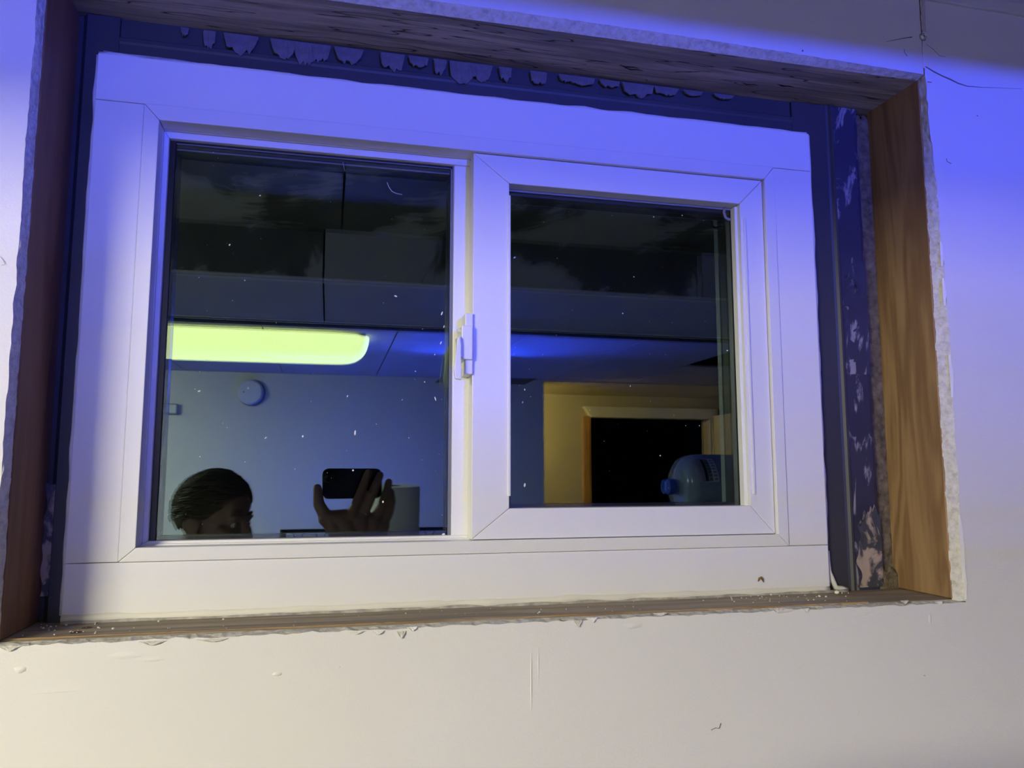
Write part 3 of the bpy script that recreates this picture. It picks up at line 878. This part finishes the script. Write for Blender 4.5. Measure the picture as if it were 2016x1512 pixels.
# --- lamps
def puff(name, x0, x1, y0, y1, zb, zt, mat, parent, rx=.16, n=24, m=14):
    """cloud shaped diffuser: rounded ends and a swelling underside"""
    vs_, fs = [], []
    xc, yc = (x0+x1)/2, (y0+y1)/2
    hx, hy = (x1-x0)/2, (y1-y0)/2
    rows = []
    for j in range(m+1):
        t = j/m*PI/2
        s, z = math.cos(t)**.75, zt - (zt-zb)*math.sin(t)**.9
        inset = (1-s)
        row = []
        for k in range(n*4):
            a = 2*PI*k/(n*4)
            ca, sa = math.cos(a), math.sin(a)
            px = math.copysign(abs(ca)**.28, ca)*(hx-inset*rx); py = math.copysign(abs(sa)**.45, sa)*(hy*max(s, .02) if j < m else hy*.02)
            row.append(len(vs_)); vs_.append((xc+px, yc+py, z))
        rows.append(row)
    for A, B in zip(rows, rows[1:]):
        L = len(A)
        for k in range(L): fs.append((A[k], A[(k+1) % L], B[(k+1) % L], B[k]))
    fs.append(rows[-1])
    return raw(name, vs_, fs, mat, parent, True)
Yn = .662/.183
lamp1 = empty('ceiling_light', (-.45, 2*MG-Yn-.15, CEIL_B))
tag(lamp1, 'glowing yellow green ceiling light with rounded ends, mirrored in the left pane', 'light')
LX1 = .0474*(Yn+.12)
yA, yB = 2*MG-Yn-.34, 2*MG-Yn
box('lamp_base', LX1-1.28, LX1-.02, yA+.03, yB-.03, CEIL_B-.012, CEIL_B-.0005, M['lampbody'], lamp1, .002)
puff('diffuser', LX1-1.3, LX1, yA, yB, CEIL_B-.130, CEIL_B-.010, emit('lit acrylic diffuser', CLOUD_LAMP, .25), lamp1)

lamp2 = empty('added_batten', (-2.3, -1.58, CEIL_B))  # added lamp out of view, supplies the warm light on the window wall
tag(lamp2, 'added bright white batten on the ceiling, unseen, supplying most of the warm light', 'light')
box('lamp_base', -2.95, -1.65, -1.66, -1.50, CEIL_B-.014, CEIL_B-.0005, M['lampbody'], lamp2, .002)
puff('diffuser', -2.94, -1.66, -1.68, -1.48, CEIL_B-.050, CEIL_B-.012, emit('bright diffuser', WARM_STRIP), lamp2, .03)
for x0, x1 in ((-2.965, -2.93), (-1.67, -1.635)):
    box('end_cap', x0, x1, -1.685, -1.475, CEIL_B-.054, CEIL_B-.001, M['lampbody'], lamp2, .004)

# blue spot on the ceiling, shining at the window wall
Yb = 2*MG + 2.1
bx, by, bz = .194*Yb, -2.1, .528
lamp3 = empty('blue_bar_lamp', (bx, by, CEIL_B))
tag(lamp3, 'blue LED bar lamp with an added black light-shaping visor hanging behind the window mullion', 'light')
lathe('ceiling_plate', [(0, -.012), (.05, -.012), (.055, -.002), (.055, 0)], (bx, by, CEIL_B-.0005), (0, 0, 1), M['lampbody'], lamp3, 24)
tube('stem', [(bx, by-.02, CEIL_B-.01), (bx, by-.03, bz+.04)], .008, M['lampbody'], lamp3, 10)
box('lamp_head', bx-.13, bx+.13, by-.07, by-.004, bz-.032, bz+.036, M['black'], lamp3, .004)
box('led_bar', bx-.12, bx+.12, by-.0038, by+.002, bz-.025, bz+.025, emit('blue light', BLUE_BAR), lamp3, .001)
box('flap', bx-.25, bx+.25, by-.004, by+.235, bz-.032, bz-.029, M['black'], lamp3)  # added flap, cuts the blue light off the lower window wall
# blue strip on a low stand, glowing upwards
lamp5 = empty('led_strip', (.1, -2.42, -.62))
tag(lamp5, 'blue LED strip on a low stand glowing upwards below the mirrored view', 'light')
box('strip_body', -.4, .6, -2.435, -2.405, -.64, -.60, M['black'], lamp5, .002)
box('led_tape', -.39, .59, -2.433, -2.407, -.5995, -.598, emit('blue strip light', BLUE_STRIP), lamp5)
for x in (-.35, .55): tube('stand_leg', [(x, -2.42, FZ), (x, -2.42, -.641)], .008, M['black'], lamp5, 8)

lamp4 = empty('hall_bulb', (.95, -3.66, CEIL_B-.006))
tag(lamp4, 'bare yellow bulb on the hall ceiling hidden behind the wall corner', 'light')
lathe('socket', [(0, -.05), (.03, -.05), (.045, -.012), (.05, 0)], (.95, -3.66, CEIL_B-.0065), (0, 0, 1), M['lampbody'], lamp4, 20)
lathe('bulb', [(0, -.165), (.03, -.155), (.048, -.125), (.045, -.10), (.028, -.07), (.02, -.05)], (.95, -3.66, CEIL_B-.0065), (0, 0, 1), emit('yellow bulb', HALL_BULB), lamp4, 20)

# --- things on the back wall
YB = 2*MG - BACKY
dc = at(495, 773, YB)
al = empty('smoke_alarm', (dc.x, BACKY, dc.z))
tag(al, 'round pale smoke alarm high on the mirrored back wall', 'alarm')
lathe('base', [(.088, 0), (.088, .012), (.08, .018)], (dc.x, BACKY+.0005, dc.z), (0, 1, 0), M['alarmdark'], al, 40)
lathe('cover', [(.083, .016), (.080, .034), (.070, .042), (.03, .044), (0, .044)], (dc.x-.006, BACKY, dc.z+.003), (0, 1, 0), M['alarm'], al, 40)
lathe('test_button', [(.007, .043), (.007, .047), (0, .047)], (dc.x-.018, BACKY, dc.z+.025), (0, 1, 0), M['screw'], al, 12)
lathe('indicator', [(.004, .043), (.004, .046), (0, .046)], (dc.x-.045, BACKY, dc.z+.0), (0, 1, 0), M['dark'], al, 10)
bc = at(339, 805, YB)
jb = empty('junction_box', (bc.x, BACKY, bc.z))
tag(jb, 'small grey junction box on the back wall at the left glass edge', 'box')
box('box_body', bc.x-.06, bc.x+.03, BACKY+.0005, BACKY+.03, bc.z-.032, bc.z+.032, M['alarm'], jb, .003)
bm = bmesh.new()
for (a, b, c, d) in ((-.06, .03, .026, .033), (-.06, .03, -.033, -.026), (.024, .031, -.033, .033)):
    add_box(bm, bc.x+a, bc.x+b, BACKY+.028, BACKY+.033, bc.z+c, bc.z+d)
from_bm('cover_rim', bm, M['alarmdark'], jb)

# --- black wire shelving rack with a roll of towels on it
ry0, ry1 = 2*MG-3.32, 2*MG-2.72
rp = refl(551, 1047, 3.32)
rx0, rx1, rz = rp.x, rp.x+1.0, rp.z
shz = -.295
rk = empty('wire_shelf_rack', ((rx0+rx1)/2, (ry0+ry1)/2, FZ))
tag(rk, 'black wire shelf rack standing behind the photographer', 'rack')
for x in (rx0+.012, rx1-.012):
    for y in (ry0, ry1):
        tube('post', [(x, y, FZ), (x, y, rz if y == ry0 else shz+.02)], .0125, M['black'], rk, 12)
for z in (shz-.012, -.80, -1.35):
    bm = bmesh.new()
    for y in (ry0, ry1):
        add_tube(bm, [(rx0, y, z), (rx1, y, z)], .005); add_tube(bm, [(rx0, y, z-.03), (rx1, y, z-.03)], .004)
        k = 0
        x = rx0+.02
        while x < rx1-.05:
            add_tube(bm, [(x, y, z), (x+.025, y, z-.03), (x+.05, y, z)], .0022, 5); x += .05
    for x in (rx0, rx1): add_tube(bm, [(x, ry0, z), (x, ry1, z)], .005)
    x = rx0+.03
    while x < rx1:
        add_tube(bm, [(x, ry0, z+.006), (x, ry1, z+.006)], .0025, 5); x += .03
    from_bm('wire_shelf', bm, M['black'], rk, True)
bm = bmesh.new()
add_box(bm, rx0, rx1, ry0-.004, ry0+.004, rz-.006, rz+.008)
x = rx0+.05; k = 0
while x < rx1-.03:
    add_tube(bm, [(x, ry0, rz-.004), (x+(-.03 if k % 2 else .03), ry0, shz-.01)], .0026, 5); x += .045; k += 1
from_bm('back_rail', bm, M['black'], rk)
Yr = 2.9
rc = at(777, 960, Yr)
roll_top = at(795, 960, Yr).z
R_roll = .0323*Yr
rl = empty('towel_roll', (rc.x, 2*MG-Yr, shz))
tag(rl, 'white roll of paper towels standing behind the raised phone hand', 'paper roll')
lathe('paper', [(.022, roll_top-shz), (R_roll-.004, roll_top-shz), (R_roll, roll_top-shz-.004), (R_roll, 0), (.022, 0)], (rc.x, 2*MG-Yr, shz+.008), (0, .07, 1), M['paper'], rl, 48)
lathe('core', [(.022, roll_top-shz-.001), (.0195, roll_top-shz-.001), (.0195, .0), (.022, 0)], (rc.x, 2*MG-Yr, shz+.008), (0, .07, 1), M['core'], rl, 24)

# --- water bottle lying on a shelf stand at the right
Yw = 3.0
bl = refl(1331, 960, Yw)
axz = bl.z + .004
wb = empty('water_bottle', (bl.x+.25, bl.y, axz-.135))
tag(wb, 'large blue water bottle lying on its side, mirrored in the right pane', 'bottle')
m_b, nt, b = new_mat('blue polycarbonate')
b.inputs['Base Color'].default_value = (.26, .34, .46, 1); b.inputs['Roughness'].default_value = .12
b.inputs['Transmission Weight'].default_value = .35; b.inputs['IOR'].default_value = 1.3
prof = [(.0, -.035), (.028, -.035), (.028, -.002), (.05, .001), (.10, .012), (.122, .030), (.132, .058), (.135, .085)]
for k in range(5):
    t = .10+k*.075
    prof += [(.135, t), (.135, t+.055), (.128, t+.062), (.128, t+.068)]
prof += [(.135, .475), (.128, .495), (.09, .505), (0, .49)]
lathe('body', prof, (bl.x, bl.y, axz), (1, 0, 0), m_b, wb, 48)
lathe('cap', [(0, -.052), (.030, -.052), (.033, -.046), (.033, -.012), (.029, -.010)], (bl.x, bl.y, axz), (1, 0, 0), plain('blue cap', (.02, .09, .45), .35), wb, 24)
# label wrapped on the side facing the window
def label_patch(x0, x1, a0, a1, r, mat, parent, nm='label'):
    vs_, fs = [], []
    for i in range(9):
        a = a0+(a1-a0)*i/8
        for x in (x0, x1): vs_.append((x, bl.y + math.cos(a)*r, axz + math.sin(a)*r))
    for i in range(8): fs.append((2*i, 2*i+1, 2*i+3, 2*i+2))
    return raw(nm, vs_, fs, mat, parent, True)
lx = refl(1364, 920, 2.9).x
lb = label_patch(lx, lx+.085, .15, 1.0, .1358, plain('pale printed label', (.55, .58, .62), .6), wb)
label_patch(lx+.026, lx+.058, .17, .98, .1362, plain('dark label print', (.012, .016, .03), .6), lb, 'label_print')
for k in range(7): label_patch(lx+.064, lx+.080, .22+k*.11, .27+k*.11, .1362, plain('grey label text', (.12, .15, .22), .6), lb, 'label_print')
stz = axz-.136
st = empty('shelf_stand', (bl.x+.25, bl.y, FZ))
tag(st, 'tall dark wooden shelf stand under the water bottle', 'shelf')
for z in (stz-.02, -.75, -1.3):
    box('shelf_board', bl.x-.08, bl.x+.55, bl.y-.17, bl.y+.17, z, z+.02, M['shelfwood'], st, .002)
for x in (bl.x-.07, bl.x+.54):
    for y in (bl.y-.16, bl.y+.16): box('post', x-.015, x+.015, y-.015, y+.015, FZ, stz-.0205, M['shelfwood'], st, .002)
for y in (bl.y-.09, bl.y+.09):
    prism('wedge', [(y-.03, stz), (y+.03, stz), (y+(.03 if y > bl.y else -.03), stz+.03)], bl.x+.1, bl.x+.16, M['shelfwood'], st, 'x')

# ================================================================== THE PHONE
def C(r, u, f): return cr*r + cu*u + cf*f
ph = empty('mobile_phone', C(.067, -.026, -.006))
tag(ph, 'black mobile phone held up sideways in the raised hand', 'phone')
def rrect(r0, r1, u0, u1, rad, n=8):
    P = []
    for (cx, cy, a0) in ((r1-rad, u1-rad, 0), (r0+rad, u1-rad, PI/2), (r0+rad, u0+rad, PI), (r1-rad, u0+rad, 1.5*PI)):
        for k in range(n+1):
            a = a0+PI/2*k/n
            P.append((cx+rad*math.cos(a), cy+rad*math.sin(a)))
    return P
def slab(name, poly, f0, f1, mat, parent, bev=0):
    bm = bmesh.new()
    A = [bm.verts.new(C(a, b_, f0)) for a, b_ in poly]; B = [bm.verts.new(C(a, b_, f1)) for a, b_ in poly]
    fa, fb = bm.faces.new(A), bm.faces.new(B[::-1])
    for i in range(len(poly)): bm.faces.new((A[i], B[i], B[(i+1) % len(poly)], A[(i+1) % len(poly)]))
    if bev: bmesh.ops.bevel(bm, geom=list(fa.edges)+list(fb.edges), offset=bev, segments=2, affect='EDGES')
    return from_bm(name, bm, mat, parent, True)
crease(slab('phone_body', rrect(-.013, .147, -.0665, .0135, .016), -.013, -.0045, M['phone'], ph, .0015))
slab('camera_plateau', rrect(-.0105, .026, -.026, .011, .009), -.0046, -.0030, M['phone'], ph, .0005)
for r, u in ((0, 0), (0, -.0165), (.0155, -.008)):
    lathe('camera_lens', [(.0075, 0), (.0075, .0022), (.0062, .0024), (.0058, .0012), (0, .0010)], C(r, u, -.0030), cf, M['lens'], ph, 20)
slab('screen', rrect(-.0115, .1455, -.065, .012, .0145), -.0134, -.0129, M['lens'], ph)

# ================================================================== THE PHOTOGRAPHER
def capsule(bm, a, b, ra, rb, n=14, sq=None):
    a, b = Vector(a), Vector(b)
    ax = (b-a); L = ax.length
    if L < 1e-6: ax = Vector((0, 0, 1)); L = 1e-6
    ax = ax/L
    prof = []
    for k in range(5): t = PI/2*k/4; prof.append((ra*math.sin(t), -ra*math.cos(t)))
    for k in range(5): t = PI/2*k/4; prof.append((rb*math.cos(t), L+rb*math.sin(t)))
    prof[0] = (0, -ra); prof[-1] = (0, L+rb)
    add_lathe(bm, prof, a, ax, n)
def ellip(bm, c, rx, ry, rz, ex, ey, ez):
    r = bmesh.ops.create_icosphere(bm, subdivisions=3, radius=1)
    for v in r['verts']: v.co = Vector(c) + ex*(v.co.x*rx) + ey*(v.co.y*ry) + ez*(v.co.z*rz)
UP = Vector((0, 0, 1))
th = math.radians(62)
HF = Vector((math.sin(th), math.cos(th), -.06)).normalized()       # where the face looks
HS = UP.cross(HF).normalized()                                     # the person's left
HU = HF.cross(HS)
HC = Vector((-.284, -.045, -.100))                                 # middle of the skull
def H(f, s, u): return HC + HF*f + HS*s + HU*u
def body_mesh():
    bm = bmesh.new()
    # head
    ellip(bm, H(-.008, 0, .003), .092, .072, .088, HF, HS, HU)
    ellip(bm, H(.030, 0, -.045), .058, .058, .080, HF, HS, HU)
    ellip(bm, H(.040, 0, -.090), .046, .050, .040, HF, HS, HU)        # jaw
    ellip(bm, H(.070, 0, -.112), .020, .022, .018, HF, HS, HU)        # chin
    ellip(bm, H(.068, 0, .022), .020, .050, .036, HF, HS, HU)         # forehead
    for s in (-1, 1):
        ellip(bm, H(.080, s*.024, -.006), .013, .024, .009, HF, HS, HU)   # brow
        ellip(bm, H(.062, s*.042, -.045), .022, .020, .020, HF, HS, HU)   # cheek
        ellip(bm, H(.074, s*.030, -.022), .012, .0135, .010, HF, HS, HU)  # eyeball lid
        ellip(bm, H(-.012, s*.073, -.030), .022, .008, .031, HF, HS, HU)  # ear
        ellip(bm, H(-.004, s*.072, -.050), .010, .008, .014, HF, HS, HU)
    capsule(bm, H(.084, 0, -.012), H(.108, 0, -.052), .008, .011)     # nose
    ellip(bm, H(.096, 0, -.056), .014, .016, .009, HF, HS, HU)
    ellip(bm, H(.084, 0, -.078), .011, .022, .006, HF, HS, HU)
    ellip(bm, H(.082, 0, -.090), .011, .019, .006, HF, HS, HU)
    # neck and trunk
    tb = math.radians(72)
    TF = Vector((math.sin(tb), math.cos(tb), 0)); TS_ = UP.cross(TF)
    base = Vector((-.325, -.06, 0))
    def T(f, s, z): return base + TF*f + TS_*s + UP*z
    capsule(bm, H(-.015, 0, -.07), T(-.01, 0, -.29), .056, .062, 18)
    ellip(bm, T(0, 0, -.42), .115, .175, .15, TF, TS_, UP)
    ellip(bm, T(0, 0, -.56), .110, .155, .17, TF, TS_, UP)
    ellip(bm, T(0, 0, -.76), .115, .16, .13, TF, TS_, UP)
    capsule(bm, T(-.01, -.15, -.34), T(-.01, .15, -.34), .068, .068, 18)
    # legs
    for s in (-1, 1):
        capsule(bm, T(0, s*.09, -.80), T(.01, s*.10, -1.22), .088, .058, 18)
        capsule(bm, T(.01, s*.10, -1.22), T(-.02, s*.10, -1.63), .056, .040, 18)
        ellip(bm, T(-.02, s*.10, -1.35), .055, .05, .11, TF, TS_, UP)
        capsule(bm, T(-.04, s*.10, -1.660), T(.13, s*.115, -1.668), .040, .032)
    # right arm hanging, hand half closed
    capsule(bm, T(-.01, -.19, -.345), T(-.03, -.225, -.63), .056, .044, 16)
    capsule(bm, T(-.03, -.225, -.63), T(.04, -.23, -.87), .042, .029, 16)
    ellip(bm, T(.055, -.23, -.93), .040, .018, .05, TF, TS_, UP)
    for k in range(4):
        a, b, c = T(.03+k*.018, -.23, -.965), T(.042+k*.018, -.228, -1.00), T(.05+k*.016, -.215, -1.025+abs(k-1.5)*.004)
        capsule(bm, a, b, .0098, .009, 10); capsule(bm, b, c, .009, .0078, 10)
    capsule(bm, T(.08, -.225, -.91), T(.105, -.215, -.955), .012, .010, 10)
    # left arm raised towards the phone
    sh, el, wr = T(-.01, .185, -.345), Vector((-.095, .075, -.445)), C(.080, -.232, -.020)
    capsule(bm, sh, el, .057, .046, 16); capsule(bm, el, el.lerp(wr, .35), .045, .046, 16); capsule(bm, el.lerp(wr, .35), wr, .046, .031, 16)
    # left hand: palm under the phone, fingers lying over its back, thumb on its short edge
    for a, b, ra, rb in (((.078, -.225, -.012), (.045, -.135, -.006), .032, .025), ((.085, -.225, -.012), (.085, -.125, -.004), .032, .025),
                         ((.092, -.225, -.014), (.118, -.130, -.004), .032, .025), ((.10, -.22, -.016), (.145, -.140, -.006), .030, .022)):
        capsule(bm, C(*a), C(*b), ra, rb, 12)
    fingers = (([(.046, -.130, -.004), (.068, -.088, .012), (.088, -.040, .013), (.105, .000, .0085)], (.0150, .0132, .0122, .0104)),
               ([(.086, -.122, -.002), (.104, -.082, .013), (.122, -.038, .014), (.138, -.006, .0085)], (.0152, .0134, .0124, .0106)),
               ([(.119, -.128, -.002), (.140, -.090, .012), (.156, -.050, .011), (.164, -.024, .003)], (.0146, .0130, .0120, .0102)),
               ([(.146, -.140, -.004), (.163, -.108, .004), (.172, -.074, .002), (.172, -.050, -.006)], (.0135, .0118, .0110, .0096)))
    for pts, rr in fingers:
        for i in range(3): capsule(bm, C(*pts[i]), C(*pts[i+1]), rr[i], rr[i+1], 12)
    th_ = [(.055, -.19, -.010), (.008, -.132, -.012), (-.022, -.080, -.012), (-.0262, -.038, -.010)]
    rr = (.026, .0200, .0150, .0118)
    for i in range(3): capsule(bm, C(*th_[i]), C(*th_[i+1]), rr[i], rr[i+1], 12)
    capsule(bm, C(.055, -.17, -.008), C(.03, -.115, -.008), .02, .010, 12)
    capsule(bm, C(-.002, -.118, -.010), C(.056, -.116, -.006), .022, .024, 12)   # web of the thumb
    return bm
bm = body_mesh()
me0 = bpy.data.meshes.new('tmp'); bm.to_mesh(me0); bm.free()
tmp = bpy.data.objects.new('tmp', me0); COL.objects.link(tmp)
md = tmp.modifiers.new('r', 'REMESH'); md.mode = 'VOXEL'; md.voxel_size = .0036
md2 = tmp.modifiers.new('s', 'SMOOTH'); md2.factor = .5; md2.iterations = 3
dg = bpy.context.evaluated_depsgraph_get()
body_me = bpy.data.meshes.new_from_object(tmp.evaluated_get(dg))
bpy.data.objects.remove(tmp)
skin = plain('skin', (.20, .11, .075), .5, .4, bscale=300, bstr=.15, var=.08, vscale=20)
shirt = plain('dark olive shirt', (.05, .055, .04), .85, .2, bscale=300, bstr=.3)
trouser = plain('dark trousers', (.03, .035, .05), .85, .2, bscale=300, bstr=.3)
shoe = plain('black shoe', (.02, .02, .02), .5, .4)
body_me.name = 'person'
body_me.materials.clear()
person = bpy.data.objects.new('person', body_me); COL.objects.link(person)
for m in (skin, shirt, trouser, shoe): body_me.materials.append(m)
for p in body_me.polygons:
    c = p.center
    p.use_smooth = True
    mi = 0
    if c.z < -1.60: mi = 3
    elif c.z < -.80 and (c - Vector((-.325, -.06, c.z))).length < .5 and not (c.z > -1.1 and c.y < -.235 and c.z < -.86): mi = 2
    elif c.z < -.285 and not (c.y < -.235 and c.z < -.86): mi = 1
    if c.z < -.80 and c.z > -1.1 and c.y < -.22: mi = 0 if c.z < -.86 else 1
    p.material_index = mi
person.location = (0, 0, CZ)
tag(person, 'photographer in a dark olive shirt, head turned aside, one hand holding up the phone', 'person')
# hair: cap with short strands combed sideways
bm = bmesh.new()
r = bmesh.ops.create_icosphere(bm, subdivisions=5, radius=1)
kill = []
for v in r['verts']:
    d = v.co.copy()
    # hairline: high in front, low behind the ears
    line = -.36 + 1.2*max(0, d.x)**1.5 - .25*max(0, -d.x)
    q = 1 + .020*noise.noise(d*9) + .014*noise.noise(Vector((d.x*5, d.y*26, d.z*26)))
    lift = .008 + .012*max(0, d.z)*max(0, .4+d.x)
    v.co = H(-.010, 0, .003) + HF*(d.x*(.094+lift)*q) + HS*(d.y*(.0745+lift*.6)*q) + HU*(d.z*(.089+lift)*q)
    if d.z < line-.02: kill.append(v)
bmesh.ops.delete(bm, geom=kill, context='VERTS')
rnd = random.Random(5)
for k in range(1100):
    a, z = rnd.uniform(-PI, PI), rnd.uniform(-.2, 1)
    rr = math.sqrt(max(0, 1-z*z))
    d = Vector((rr*math.cos(a), rr*math.sin(a), z))
    if d.z < -.28 + 1.2*max(0, d.x)**1.5: continue
    tang = (Vector((1, -.35, .1)) - d*d.dot(Vector((1, -.35, .1)))).normalized()
    P = []; hl = rnd.random()
    for t in range(5):
        e = (d + tang*t*.07).normalized()
        lift = .009 + .012*max(0, e.z)*max(0, .4+e.x) + (.0035+.004*hl)*math.sin(t/4*PI) + (.003*hl if t == 4 else 0)
        P.append(H(-.010, 0, .003) + HF*(e.x*(.094+lift)) + HS*(e.y*(.0745+lift*.7)) + HU*(e.z*(.089+lift)))
    add_tube(bm, P, [.0012, .0018, .0018, .0013, .0003], 4)
hair_m = plain('dark brown hair', (.060, .042, .020), .5, .4, bscale=400, bstr=.4, var=.35, vscale=60)
hair = from_bm('hair', bm, hair_m, person, True)
hair['label'] = 'short dark brown hair'
# eyes and brows
for s in (-1, 1):
    bm = bmesh.new(); ellip(bm, H(.0775, s*.030, -.024), .0095, .0105, .0080, HF, HS, HU)
    e = from_bm('eye', bm, plain('eye white', (.6, .58, .55), .2), person, True)
    bm = bmesh.new(); ellip(bm, H(.0855, s*.029, -.024), .0022, .0045, .0045, HF, HS, HU)
    from_bm('iris', bm, plain('iris', (.03, .02, .015), .15), e, True)
    tube('eyebrow', [H(.092, s*.012, .000), H(.092, s*.026, .006), H(.084, s*.042, .003)], [.003, .0038, .0012], hair_m, person, 6)
# ring on the finger
ctr, axv = C(.1245, -.118, .001), (C(.140, -.090, .010)-C(.119, -.128, -.002)).normalized()
ref = axv.cross(cu).normalized(); w2 = axv.cross(ref)
tube('ring', [ctr + (ref*math.cos(2*PI*k/24)+w2*math.sin(2*PI*k/24))*.0122 for k in range(24)], .0016, plain('gold', (.8, .55, .2), .25, .5, 1), person, 6, True)
